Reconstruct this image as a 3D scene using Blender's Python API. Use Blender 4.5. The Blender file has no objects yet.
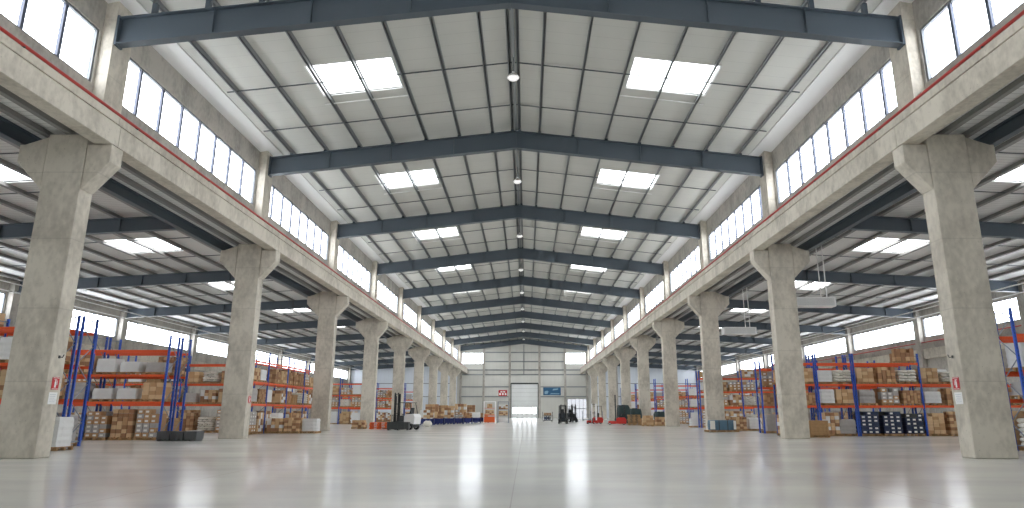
import bpy, bmesh, math, random
from mathutils import Vector, Matrix
C = bpy.context.scene.collection
R = random.Random(7)
sc = bpy.context.scene

# ------------------------------------------------------------------ helpers
def link(o):
    C.objects.link(o); return o

class MB:
    """collects shapes, becomes ONE mesh object"""
    def __init__(s): s.v=[]; s.f=[]; s.m=[]; s.sm=[]
    def add(s, vs, fs, m=0, smooth=False):
        b=len(s.v); s.v+= [tuple(x) for x in vs]
        for f in fs: s.f.append([b+i for i in f]); s.m.append(m); s.sm.append(smooth)
        return s
    def box(s, x0,x1,y0,y1,z0,z1, m=0):
        vs=[(x,y,z) for z in (z0,z1) for y in (y0,y1) for x in (x0,x1)]
        return s.add(vs,[(0,2,3,1),(4,5,7,6),(0,1,5,4),(2,6,7,3),(0,4,6,2),(1,3,7,5)],m)
    def cbox(s, cx,cy,cz,sx,sy,sz,m=0,rz=0.0):
        k=len(s.v); s.box(-sx/2,sx/2,-sy/2,sy/2,-sz/2,sz/2,m)
        c,n=math.cos(rz),math.sin(rz)
        for i in range(k,len(s.v)):
            x,y,z=s.v[i]; s.v[i]=(cx+c*x-n*y, cy+n*x+c*y, cz+z)
        return s
    def prism(s, poly, axis, a, b, m=0):
        """polygon in the plane across axis, extruded a..b. axis 'y': poly (x,z); 'x': poly (y,z); 'z': poly (x,y)"""
        def P(p,t):
            return {'y':(p[0],t,p[1]),'x':(t,p[0],p[1]),'z':(p[0],p[1],t)}[axis]
        n=len(poly); vs=[P(p,a) for p in poly]+[P(p,b) for p in poly]
        fs=[tuple(range(n)),tuple(range(2*n-1,n-1,-1))]+[(i,i+n,(i+1)%n+n,(i+1)%n) for i in range(n)]
        return s.add(vs,fs,m)
    def bar(s, p, q, w, h, m=0, up=(0,0,1)):
        p=Vector(p);q=Vector(q);d=(q-p).normalized();u=Vector(up)
        if abs(d.dot(u))>.99: u=Vector((1,0,0))
        r=d.cross(u).normalized();u=r.cross(d).normalized()
        vs=[e+r*a*w/2+u*b*h/2 for e in (p,q) for a,b in((-1,-1),(1,-1),(1,1),(-1,1))]
        return s.add(vs,[(0,1,2,3),(7,6,5,4),(0,4,5,1),(1,5,6,2),(2,6,7,3),(3,7,4,0)],m)
    def tube(s, pts, r, n=8, m=0, caps=True):
        pts=[Vector(p) for p in pts]; rings=[]
        for i,p in enumerate(pts):
            d=(pts[min(i+1,len(pts)-1)]-pts[max(i-1,0)]).normalized()
            u=Vector((0,0,1)) if abs(d.z)<.95 else Vector((1,0,0))
            a=d.cross(u).normalized();b=a.cross(d)
            rr=r[i] if isinstance(r,(list,tuple)) else r
            rings.append([p+a*rr*math.cos(2*math.pi*k/n)+b*rr*math.sin(2*math.pi*k/n) for k in range(n)])
        vs=[v for g in rings for v in g]; fs=[]
        for i in range(len(rings)-1):
            for k in range(n):
                fs.append((i*n+k,i*n+(k+1)%n,(i+1)*n+(k+1)%n,(i+1)*n+k))
        s.add(vs,fs,m,True)
        if caps: s.add(rings[0],[tuple(range(n))],m); s.add(rings[-1],[tuple(range(n-1,-1,-1))],m)
        return s
    def lathe(s, prof, c=(0,0,0), n=20, m=0):
        vs=[(c[0]+r*math.cos(2*math.pi*k/n),c[1]+r*math.sin(2*math.pi*k/n),c[2]+z) for r,z in prof for k in range(n)]
        fs=[(i*n+k,i*n+(k+1)%n,(i+1)*n+(k+1)%n,(i+1)*n+k) for i in range(len(prof)-1) for k in range(n)]
        return s.add(vs,fs,m,True)
    def mesh(s, name, mats):
        me=bpy.data.meshes.new(name); me.from_pydata(s.v,[],s.f)
        for m in (mats if isinstance(mats,(list,tuple)) else [mats]): me.materials.append(m)
        me.polygons.foreach_set('material_index',s.m); me.polygons.foreach_set('use_smooth',s.sm)
        bm=bmesh.new(); bm.from_mesh(me); bmesh.ops.recalc_face_normals(bm,faces=bm.faces); bm.to_mesh(me); bm.free()
        me.update(); return me
    def build(s, name, mats, parent=None, loc=None, rz=0, bevel=0):
        o=link(bpy.data.objects.new(name, s.mesh(name,mats)))
        if parent: o.parent=parent
        if loc: o.location=loc
        o.rotation_euler.z=rz
        if bevel:
            b=o.modifiers.new('bevel','BEVEL'); b.width=bevel; b.segments=2; b.limit_method='ANGLE'
        return o

def put(name, me, parent=None, loc=(0,0,0), rz=0):
    o=link(bpy.data.objects.new(name,me)); o.location=loc; o.rotation_euler.z=rz
    if parent: o.parent=parent
    return o
def tag(o,label,cat,group=None):
    o['label']=label; o['category']=cat
    if group: o['group']=group
    return o
def thing(name,label,cat,loc=(0,0,0),rz=0,group=None):
    o=link(bpy.data.objects.new(name,None)); o.location=loc; o.rotation_euler.z=rz; o.empty_display_size=.2
    return tag(o,label,cat,group)
def struct(o): o['kind']='structure'; return o
ORD=['first','second','third','fourth','fifth','sixth','seventh','eighth','ninth','tenth','eleventh','twelfth','thirteenth','fourteenth']

# ------------------------------------------------------------------ materials
def srgb(r,g,b):
    f=lambda c:(c/255/12.92) if c/255<=.04045 else ((c/255+.055)/1.055)**2.4
    return (f(r),f(g),f(b),1)
def mat(name,col,rough=.6,metal=0,spec=.5,var=0,vscale=3,bump=0,bscale=20,coat=0):
    m=bpy.data.materials.new(name); m.use_nodes=True; nt=m.node_tree; b=nt.nodes['Principled BSDF']
    b.inputs['Base Color'].default_value=col; b.inputs['Roughness'].default_value=rough; b.inputs['Metallic'].default_value=metal
    b.inputs['Specular IOR Level'].default_value=spec; b.inputs['Coat Weight'].default_value=coat
    tc=nt.nodes.new('ShaderNodeTexCoord')
    if var:
        n=nt.nodes.new('ShaderNodeTexNoise'); n.inputs['Scale'].default_value=vscale; n.inputs['Detail'].default_value=5
        r=nt.nodes.new('ShaderNodeMix'); r.data_type='RGBA'
        r.inputs[6].default_value=tuple(max(0,c*(1-var)) for c in col[:3])+(1,)
        r.inputs[7].default_value=tuple(min(1,c*(1+var)) for c in col[:3])+(1,)
        nt.links.new(tc.outputs['Object'],n.inputs['Vector']); nt.links.new(n.outputs['Fac'],r.inputs[0]); nt.links.new(r.outputs[2],b.inputs['Base Color'])
    if bump:
        n=nt.nodes.new('ShaderNodeTexNoise'); n.inputs['Scale'].default_value=bscale; bp=nt.nodes.new('ShaderNodeBump'); bp.inputs['Strength'].default_value=bump
        bp.inputs['Distance'].default_value=.02
        nt.links.new(tc.outputs['Object'],n.inputs['Vector']); nt.links.new(n.outputs['Fac'],bp.inputs['Height']); nt.links.new(bp.outputs['Normal'],b.inputs['Normal'])
    return m
def rand_tint(m,amt):
    """every object of this material gets a slightly different shade"""
    nt=m.node_tree; b=nt.nodes['Principled BSDF']; oi=nt.nodes.new('ShaderNodeObjectInfo'); h=nt.nodes.new('ShaderNodeHueSaturation')
    mr=nt.nodes.new('ShaderNodeMapRange'); mr.inputs[3].default_value=1-amt; mr.inputs[4].default_value=1+amt
    nt.links.new(oi.outputs['Random'],mr.inputs[0]); nt.links.new(mr.outputs[0],h.inputs['Value'])
    if b.inputs['Base Color'].links: nt.links.new(b.inputs['Base Color'].links[0].from_socket,h.inputs['Color'])
    else: h.inputs['Color'].default_value=b.inputs['Base Color'].default_value
    nt.links.new(h.outputs[0],b.inputs['Base Color']); return m

def concrete(name,base,dark,seams=True):
    m=bpy.data.materials.new(name); m.use_nodes=True; nt=m.node_tree; N=nt.nodes; L=nt.links; b=N['Principled BSDF']
    geo=N.new('ShaderNodeNewGeometry'); b.inputs['Roughness'].default_value=.75; b.inputs['Specular IOR Level'].default_value=.3
    n1=N.new('ShaderNodeTexNoise'); n1.inputs['Scale'].default_value=.45; n1.inputs['Detail'].default_value=8; n1.inputs['Roughness'].default_value=.62
    n2=N.new('ShaderNodeTexNoise'); n2.inputs['Scale'].default_value=3.5; n2.inputs['Detail'].default_value=6
    mp=N.new('ShaderNodeMapping'); mp.inputs['Scale'].default_value=(1.6,1.6,1.0)
    L.new(geo.outputs['Position'],mp.inputs[0]); L.new(mp.outputs[0],n1.inputs['Vector']); L.new(mp.outputs[0],n2.inputs['Vector'])
    ad=N.new('ShaderNodeMath'); ad.operation='MULTIPLY_ADD'; ad.inputs[1].default_value=.45; L.new(n2.outputs['Fac'],ad.inputs[0]); L.new(n1.outputs['Fac'],ad.inputs[2])
    rp=N.new('ShaderNodeValToRGB'); rp.color_ramp.elements[0].position=.55; rp.color_ramp.elements[1].position=.82
    rp.color_ramp.elements[0].color=dark; rp.color_ramp.elements[1].color=base; L.new(ad.outputs[0],rp.inputs[0])
    out=rp.outputs[0]
    # small bug holes
    v=N.new('ShaderNodeTexVoronoi'); v.inputs['Scale'].default_value=5.5; L.new(geo.outputs['Position'],v.inputs['Vector'])
    lt=N.new('ShaderNodeMath'); lt.operation='LESS_THAN'; lt.inputs[1].default_value=.10; L.new(v.outputs['Distance'],lt.inputs[0])
    mx=N.new('ShaderNodeMix'); mx.data_type='RGBA'; mx.inputs[7].default_value=tuple(c*.72 for c in dark[:3])+(1,)
    sc_=N.new('ShaderNodeMath'); sc_.operation='MULTIPLY'; sc_.inputs[1].default_value=.5; L.new(lt.outputs[0],sc_.inputs[0]); L.new(sc_.outputs[0],mx.inputs[0]); L.new(out,mx.inputs[6]); out=mx.outputs[2]
    if seams:
        sx=N.new('ShaderNodeSeparateXYZ'); L.new(geo.outputs['Position'],sx.inputs[0])
        md=N.new('ShaderNodeMath'); md.operation='PINGPONG'; md.inputs[1].default_value=1.25; L.new(sx.outputs['Z'],md.inputs[0])
        l2=N.new('ShaderNodeMath'); l2.operation='LESS_THAN'; l2.inputs[1].default_value=.02; L.new(md.outputs[0],l2.inputs[0])
        s3=N.new('ShaderNodeMath'); s3.operation='MULTIPLY'; s3.inputs[1].default_value=.22; L.new(l2.outputs[0],s3.inputs[0])
        m3=N.new('ShaderNodeMix'); m3.data_type='RGBA'; m3.inputs[7].default_value=tuple(c*.55 for c in dark[:3])+(1,); L.new(s3.outputs[0],m3.inputs[0]); L.new(out,m3.inputs[6]); out=m3.outputs[2]
    L.new(out,b.inputs['Base Color'])
    bp=N.new('ShaderNodeBump'); bp.inputs['Strength'].default_value=.25; bp.inputs['Distance'].default_value=.02; L.new(n2.outputs['Fac'],bp.inputs['Height']); L.new(bp.outputs[0],b.inputs['Normal'])
    return m

def panel_mat(name,col,axis,pitch,width,amt,rough=.55,axis2=None,pitch2=1.0,amt2=0):
    """sheet panels with thin darker joint lines every pitch metres along one axis"""
    m=bpy.data.materials.new(name); m.use_nodes=True; nt=m.node_tree; N=nt.nodes; L=nt.links; b=N['Principled BSDF']
    b.inputs['Roughness'].default_value=rough
    geo=N.new('ShaderNodeNewGeometry'); sx=N.new('ShaderNodeSeparateXYZ'); L.new(geo.outputs['Position'],sx.inputs[0])
    n=N.new('ShaderNodeTexNoise'); n.inputs['Scale'].default_value=.35; n.inputs['Detail'].default_value=4; L.new(geo.outputs['Position'],n.inputs['Vector'])
    rp=N.new('ShaderNodeMix'); rp.data_type='RGBA'; rp.inputs[6].default_value=tuple(c*.9 for c in col[:3])+(1,); rp.inputs[7].default_value=tuple(min(1,c*1.08) for c in col[:3])+(1,)
    L.new(n.outputs['Fac'],rp.inputs[0]); out=rp.outputs[2]
    for ax,pt,am,wd in ((axis,pitch,amt,width),(axis2,pitch2,amt2,width)):
        if not ax or not am: continue
        pp=N.new('ShaderNodeMath'); pp.operation='PINGPONG'; pp.inputs[1].default_value=pt/2; L.new(sx.outputs[ax],pp.inputs[0])
        lt=N.new('ShaderNodeMath'); lt.operation='LESS_THAN'; lt.inputs[1].default_value=wd; L.new(pp.outputs[0],lt.inputs[0])
        ml=N.new('ShaderNodeMath'); ml.operation='MULTIPLY'; ml.inputs[1].default_value=am; L.new(lt.outputs[0],ml.inputs[0])
        mx=N.new('ShaderNodeMix'); mx.data_type='RGBA'; mx.inputs[7].default_value=tuple(c*.4 for c in col[:3])+(1,); L.new(ml.outputs[0],mx.inputs[0]); L.new(out,mx.inputs[6]); out=mx.outputs[2]
    L.new(out,b.inputs['Base Color']); return m

M={}
M['conc']=concrete('cast concrete',srgb(214,207,193),srgb(180,173,160))
M['conc_wall']=concrete('concrete wall',srgb(186,181,172),srgb(154,150,143),False)
M['ledge']=mat('painted ledge',srgb(190,192,190),.6,var=.06)
M['steel']=mat('grey blue steel paint',srgb(80,90,99),.45,var=.08,vscale=.6)
M['purlin']=mat('galvanised purlin',srgb(142,146,147),.45,.2)
M['purlin_dark']=mat('weathered purlin',srgb(140,139,136),.5,.1)
M['rod']=mat('tie rod steel',srgb(92,98,102),.4,.4)
M['roof']=panel_mat('roof sheet',srgb(212,212,206),'Y',1.02,.012,.28)
M['roof_aisle']=panel_mat('aisle roof sheet',srgb(228,228,226),'Y',.33,.03,.35)
M['endwall']=panel_mat('end wall cladding',srgb(205,204,197),'X',1.0,.03,.12)
M['aisle_end']=panel_mat('pale end cladding',srgb(216,222,230),'X',1.0,.03,.1)
M['frame']=mat('window frame',srgb(120,124,128),.5,.2)
M['mullion']=mat('mullion',srgb(90,95,110),.5,.2)
M['red']=mat('red pipe paint',srgb(178,52,44),.4)
M['whitepaint']=mat('white paint',srgb(242,242,241),.45)
M['post']=rand_tint(mat('blue rack post',srgb(44,88,190),.45),.2)
M['beam']=rand_tint(mat('orange rack beam',srgb(232,92,42),.45),.1)
M['galv']=mat('galvanised brace',srgb(130,138,148),.4,.4)
M['wood']=rand_tint(mat('pallet timber',srgb(176,140,98),.8,var=.2,vscale=6),.15)
M['black']=mat('black paint',srgb(28,30,32),.4)
M['dark']=mat('dark grey paint',srgb(58,62,62),.5,var=.1)
M['rubber']=mat('rubber tyre',srgb(24,24,25),.8)
M['blue']=mat('blue painted steel',srgb(34,48,112),.45,var=.15)
M['orange']=mat('orange plastic',srgb(232,98,34),.45)
M['truckred']=mat('red truck paint',srgb(205,42,32),.35)
M['darkgreen']=mat('dark green cover',srgb(42,62,62),.6,var=.3)

def floor_mat():
    m=bpy.data.materials.new('polished concrete floor'); m.use_nodes=True; nt=m.node_tree; N=nt.nodes; L=nt.links; b=N['Principled BSDF']
    geo=N.new('ShaderNodeNewGeometry')
    mp=N.new('ShaderNodeMapping'); mp.inputs['Scale'].default_value=(.16,.4,1); L.new(geo.outputs['Position'],mp.inputs[0])
    n1=N.new('ShaderNodeTexNoise'); n1.inputs['Scale'].default_value=1; n1.inputs['Detail'].default_value=7; n1.inputs['Roughness'].default_value=.6; L.new(mp.outputs[0],n1.inputs['Vector'])
    rp=N.new('ShaderNodeValToRGB'); e=rp.color_ramp.elements; e[0].position=.3; e[1].position=.7; e[0].color=srgb(206,206,203); e[1].color=srgb(230,228,221); L.new(n1.outputs['Fac'],rp.inputs[0])
    out=rp.outputs[0]
    sx=N.new('ShaderNodeSeparateXYZ'); L.new(geo.outputs['Position'],sx.inputs[0])
    for ax,p,off in (('X',7.2,-.45),('Y',8.15,0)):
        a=N.new('ShaderNodeMath'); a.operation='ADD'; a.inputs[1].default_value=off; L.new(sx.outputs[ax],a.inputs[0])
        pp=N.new('ShaderNodeMath'); pp.operation='PINGPONG'; pp.inputs[1].default_value=p/2; L.new(a.outputs[0],pp.inputs[0])
        lt=N.new('ShaderNodeMath'); lt.operation='LESS_THAN'; lt.inputs[1].default_value=.012; L.new(pp.outputs[0],lt.inputs[0])
        ml=N.new('ShaderNodeMath'); ml.operation='MULTIPLY'; ml.inputs[1].default_value=.35; L.new(lt.outputs[0],ml.inputs[0])
        mx=N.new('ShaderNodeMix'); mx.data_type='RGBA'; mx.inputs[7].default_value=srgb(140,132,118); L.new(ml.outputs[0],mx.inputs[0]); L.new(out,mx.inputs[6]); out=mx.outputs[2]
    L.new(out,b.inputs['Base Color'])
    n2=N.new('ShaderNodeTexNoise'); n2.inputs['Scale'].default_value=.8; n2.inputs['Detail'].default_value=3; L.new(mp.outputs[0],n2.inputs['Vector'])
    mr=N.new('ShaderNodeMapRange'); mr.inputs[3].default_value=.13; mr.inputs[4].default_value=.23; L.new(n2.outputs['Fac'],mr.inputs[0]); L.new(mr.outputs[0],b.inputs['Roughness'])
    b.inputs['Specular IOR Level'].default_value=.5
    return m
M['floor']=floor_mat()
def pane_mat(name,tint,gl=.06):
    m=bpy.data.materials.new(name); m.use_nodes=True; nt=m.node_tree; N=nt.nodes; L=nt.links
    for n in list(N): N.remove(n)
    o=N.new('ShaderNodeOutputMaterial'); t=N.new('ShaderNodeBsdfTransparent'); t.inputs[0].default_value=tint
    g=N.new('ShaderNodeBsdfGlossy'); g.inputs['Roughness'].default_value=.1; mx=N.new('ShaderNodeMixShader'); mx.inputs[0].default_value=gl
    L.new(t.outputs[0],mx.inputs[1]); L.new(g.outputs[0],mx.inputs[2]); L.new(mx.outputs[0],o.inputs[0]); return m
M['pane']=pane_mat('window glass',(.93,.95,.97,1))
M['skylight']=pane_mat('skylight sheet',(.9,.91,.91,1),.03)

# ------------------------------------------------------------------ dimensions (metres)
S=16.31; NB=9                       # bay length, bays to the end wall
Y0=22.53                            # near face of first column
FR=[25.05+S*i for i in range(-1,NB+1)]      # roof frames
FR[-1]=171.6
COL=[Y0+.37+S*i for i in range(-1,NB)]      # column centres
YB=-8.0; YE=172.2                   # rear and far wall
XW=17.0; XO=45.2                    # clerestory and outer wall
RS=.1165
def ztop(x): return 20.16-RS*abs(x)        # top of nave rafter
def atop(x): return 14.35-.055*(abs(x)-17)  # top of aisle rafter
PX=[1.6+2.25*k for k in range(7)]           # purlin offsets
APX=[19.4+2.25*k for k in range(12)]
DZ=[-.13]*12; DZ[1]=-.55

# ------------------------------------------------------------------ floor and outer shell
struct(MB().box(-XO-.3,XO+.3,YB-.3,YE+.3,-.3,0).build('floor',M['floor']))

portals=[]
def window(n, mw, u0,u1,z0,z1,panes, xin, xout, side):
    """window strip in a wall across X, running along Y"""
    a,b=sorted((xin,xout))
    fr=MB(); t=.09
    fr.box(a,b,u0,u1,z0,z0+t).box(a,b,u0,u1,z1-t,z1).box(a,b,u0,u0+t,z0+t,z1-t).box(a,b,u1-t,u1,z0+t,z1-t)
    f=fr.build('window_%d'%n,M['frame']); struct(f)
    xc=(a+b)/2
    mu=MB()
    for k in range(1,panes):
        y=u0+(u1-u0)*k/panes; mu.box(xc-mw*.8,xc+mw*.8,y-mw,y+mw,z0+t,z1-t)
    mu.build('mullion',M['mullion'],f)
    MB().box(xc-.008,xc+.008,u0+t,u1-t,z0+t,z1-t).build('pane',M['pane'],f)
    portals.append(((xout+(.25 if side>0 else -.25),(u0+u1)/2,(z0+z1)/2),(u1-u0,z1-z0),'x',-side))

wn=1
for sg,side in ((-1,'left'),(1,'right')):
    # clerestory wall: sill, lintel; pilasters as parts
    w=MB()
    xi,xo=sorted((sg*XW,sg*(XW+.25)))
    spans=[]
    w.box(xi,xo,YB,YE,11.82,14.52); w.box(xi,xo,YB,YE,16.95,ztop(17.1)+.3)
    for i in range(len(FR)):
        lo=FR[i]-.75; hi=FR[i]+.6
        w.box(xi,xo,max(lo,YB),min(hi,YE),14.52,16.95)
    w.box(xi,xo,YB,FR[0]-.7,14.52,16.95)
    wall=struct(w.build('wall_inner_'+side,M['conc_wall']))
    for i in range(len(FR)):
        a,b=sorted((sg*16.5,sg*XW))
        MB().box(a,b,FR[i]-.6,min(FR[i]+.6,YE),11.82,ztop(16.5)+.15).build('pilaster',M['conc'],wall)
    for i in range(len(FR)-1):
        window(wn,.075,FR[i]+.6,FR[i+1]-.75,14.52,16.95,8,sg*(XW+.06),sg*(XW+.2),sg); wn+=1
    # ledge slab between the beam and the clerestory wall
    a,b=sorted((sg*15.25,sg*18.15))
    o=struct(MB().box(a,b,YB,YE,11.72,11.81).build('trim_%d'%(1 if sg<0 else 2),M['roof_aisle']))
    for x in (16.25,17.2):
        MB().box(sg*x-.05,sg*x+.05,YB,YE,11.52,11.72).box(sg*x-.1,sg*x+.1,YB,YE,11.5,11.53).build('deck_joist',M['purlin_dark'],o)
    # outer wall
    a,b=sorted((sg*XO,sg*(XO+.3)))
    w=MB(); w.box(a,b,YB,YE,0,9.55).box(a,b,YB,YE,11.7,13.1)
    for i in range(len(FR)): w.box(a,b,max(FR[i]-.6,YB),min(FR[i]+.6,YE),9.55,11.7)
    w.box(a,b,YB,FR[0]-.6,9.55,11.7)
    wall=struct(w.build('wall_'+side,M['conc_wall']))
    for i in range(len(FR)):
        p,q=sorted((sg*(XO-.5),sg*XO)); MB().box(p,q,FR[i]-.45,min(FR[i]+.45,YE),0,atop(XO)-.02).build('pilaster',M['conc_wall'],wall)
    p,q=sorted((sg*(XO-.25),sg*XO)); MB().box(p,q,YB,YE,7.2,8.3).build('wall_ledge',M['conc'],wall)
    for i in range(len(FR)-1):
        window(wn,.035,FR[i]+.6,FR[i+1]-.6,9.55,11.7,11,sg*(XO+.06),sg*(XO+.2),sg); wn+=1

# ------------------------------------------------------------------ roofs with skylight openings
def roof(name,xs,zf,ys,holes,th,matr):
    """prism strips between x breaks and y breaks, leaving holes out"""
    mb=MB(); 
    for i in range(len(xs)-1):
        for j in range(len(ys)-1):
            xa,xb=xs[i],xs[i+1]; ya,yb=ys[j],ys[j+1]; xm,ym=(xa+xb)/2,(ya+yb)/2
            if any(h[0]<xm<h[1] and h[2]<ym<h[3] for h in holes): continue
            mb.prism([(xa,zf(xa)),(xb,zf(xb)),(xb,zf(xb)+th),(xa,zf(xa)+th)],'y',ya,yb)
    return struct(mb.build(name,matr))
def skylights(parent,holes,zf,th,cells=2):
    for (x0,x1,y0,y1) in holes:
        mb=MB().prism([(x0,zf(x0)+th*.3),(x1,zf(x1)+th*.3),(x1,zf(x1)+th*.5),(x0,zf(x0)+th*.5)],'y',y0,y1)
        o=mb.build('skylight',M['skylight'],parent)
        fr=MB(); e=.07
        zb=lambda x: zf(x)-.02
        for xa,xb,ya,yb in ((x0-e,x0,y0-e,y1+e),(x1,x1+e,y0-e,y1+e),(x0,x1,y0-e,y0),(x0,x1,y1,y1+e)):
            fr.prism([(xa,zb(xa)),(xb,zb(xb)),(xb,zb(xb)+.1),(xa,zb(xa)+.1)],'y',ya,yb)
        fr.build('skylight_frame',M['whitepaint'],o)
        z=(zf(x0)+zf(x1))/2+th+.1
        portals.append((((x0+x1)/2,(y0+y1)/2,z),(x1-x0,y1-y0),'z',-1))

zr=lambda x: ztop(x)+.26
holes=[]
for i in range(len(FR)-1):
    for sg in (-1,1):
        a,b=sorted((sg*6.45,sg*10.9)); y=FR[i]+6.1
        holes.append((a,b,y,y+3.3))
ys=sorted(set([YB-.3,YE+.3]+[h[2] for h in holes]+[h[3] for h in holes]))
nave=roof('ceiling',[-17.6,-10.9,-6.45,0,6.45,10.9,17.6],zr,ys,holes,.14,M['roof'])
skylights(nave,holes,zr,.14)
for sg in (-1,1):
    for x in [.24]+PX:
        mb=MB(); xx=sg*x; z=ztop(xx)+.02; 
        # cold formed Z section
        mb.box(xx-.035,xx+.035,YB,YE,z,z+.23); mb.box(xx-.09,xx+.035,YB,YE,z,z+.025); mb.box(xx-.035,xx+.09,YB,YE,z+.2,z+.23)
        mb.build('purlin',M['purlin'],nave)
    for i in range(len(FR)-1):
        for dy in (7.6,12.7):
            y=FR[i]+dy
            MB().bar((0,y,ztop(0)+.08),(sg*15.6,y,ztop(15.6)+.08),.06,.05).build('tie_bar',M['rod'],nave)
        y=FR[i]+10.2
        MB().bar((sg*6.2,y,ztop(6.2)+.14),(sg*11.1,y,ztop(11.1)+.14),.05,.05).build('skylight_trim',M['whitepaint'],nave)
MB().box(-.09,.09,YB,YE,ztop(0)-.03,ztop(0)+.01).build('cable_tray',M['purlin'],nave)
# eaves gutter strip
for k,sg in enumerate((-1,1)):
    mb=MB(); mb.prism([(sg*15.9,ztop(15.9)+.2),(sg*16.98,ztop(16.98)+.1),(sg*16.98,ztop(16.98)+.2),(sg*15.9,ztop(15.9)+.25)],'y',YB,YE)
    mb.build('eaves_lining',M['whitepaint'],nave)

za=lambda x: atop(x)+.24
for sg,side in ((-1,'left'),(1,'right')):
    holes=[]
    for i in range(len(FR)-1):
        a,b=sorted((sg*26.7,sg*31.0)); y=FR[i]+5.6
        holes.append((a,b,y,y+4.0))
    ys=sorted(set([YB-.3,YE+.3]+[h[2] for h in holes]+[h[3] for h in holes]))
    xs=[17.3,26.7,31.0,45.5]; xs=xs if sg>0 else [-x for x in xs[::-1]]
    ro=roof('ceiling_'+side,xs,za,ys,holes,.12,M['roof_aisle'])
    skylights(ro,holes,za,.12)
    for x in APX:
        xx=sg*x; z=atop(xx)+.01
        MB().box(xx-.045,xx+.045,YB,YE,z,z+.23).box(xx-.14,xx+.14,YB,YE,z-.02,z+.02).build('purlin',M['purlin_dark'],ro)
    for x,z in ((43.6,11.55),(41.2,11.7)):
        MB().tube([(sg*x,YB+.1,z),(sg*x,YE,z)],.055,8).build('ceiling_pipe',M['whitepaint'],ro)
    for i in range(len(FR)-1):
        for dy in (5.4,10.9):
            MB().bar((sg*18.2,FR[i]+dy,atop(18.2)+.06),(sg*44.8,FR[i]+dy,atop(44.8)+.06),.05,.05).build('tie_bar',M['rod'],ro)

# ------------------------------------------------------------------ steel rafters
def isection(mb,pa,pb,depth,fw,y):
    """sloping I beam in plane y from pa=(x,ztop) to pb"""
    (xa,za_),(xb,zb_)=pa,pb
    q=lambda o0,o1: [(xa,za_-o0),(xb,zb_-o0),(xb,zb_-o1),(xa,za_-o1)]
    mb.prism(q(0,.05),'y',y-fw/2,y+fw/2); mb.prism(q(.05,depth-.05),'y',y-.03,y+.03); mb.prism(q(depth-.05,depth),'y',y-fw/2,y+fw/2)
for i,y in enumerate(FR):
    if i==0: lab='dark steel nave rafter overhead nearest the camera'
    lab=['dark steel nave rafter above and behind the camera','dark steel nave rafter nearest the camera, spanning the top of the photo'][i] if i<2 else 'dark steel nave rafter, %s from the camera'%ORD[i-1]
    if i==len(FR)-1: lab='dark steel nave rafter against the far end wall'
    t=thing('roof_rafter',lab,'rafter',(0,y-(.35 if i==1 else 0),ztop(16.5)-1.25+DZ[i]),0,'steel rafters over the nave')
    for sg in (-1,1):
        mb=MB(); isection(mb,(0,1.25+RS*16.5),(sg*16.46,1.25),1.25,.42,0)
        mb.box(*sorted((sg*16.40,sg*16.49)),-.24,.24,-.06,1.3)
        for x in [.24]+PX:   # purlin cleats
            zz=1.25+RS*(16.5-x); mb.box(sg*x-.1,sg*x+.1,-.09,.09,zz-.02,zz-DZ[i]+.02)
        for x in (4.2,8.4,12.5): 
            zz=1.25+RS*(16.5-x); mb.box(sg*x-.012,sg*x+.012,-.18,.18,zz-1.2,zz-.05)
        mb.build('rafter_arm',M['steel'],t)
    MB().box(-.03,.03,-.24,.24,RS*16.5-.06,RS*16.5+1.28).build('ridge_plate',M['steel'],t)
    for sg,side in ((-1,'left'),(1,'right')):
        if i<len(FR)-1 or True:
            n='nearest the camera' if i==1 else ('behind the camera' if i==0 else '%s from the camera'%ORD[i-1])
            t2=thing('aisle_rafter','dark steel rafter under the %s aisle roof, %s'%(side,n),'rafter',(sg*18.1,y,atop(18.1)-.95),0,'steel rafters of the %s aisle'%side)
            mb=MB(); isection(mb,(0,.95),(sg*26.55,atop(44.65)-atop(18.1)+.95),.95,.36,0)
            for k in range(1,7):
                x=sg*k*3.9; zz=.95-.055*abs(x); mb.box(x-.012,x+.012,-.16,.16,zz-.9,zz-.05)
            mb.build('rafter_arm',M['steel'],t2)
            MB().box(*sorted((0,-sg*.04)),-.3,.3,-.15,1.1).build('end_plate',M['steel'],t2)
            MB().prism([(sg*.0,.0),(sg*2.6,-.14),(sg*.0,-.8)],'y',-.04,.04).build('haunch',M['steel'],t2)

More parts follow.
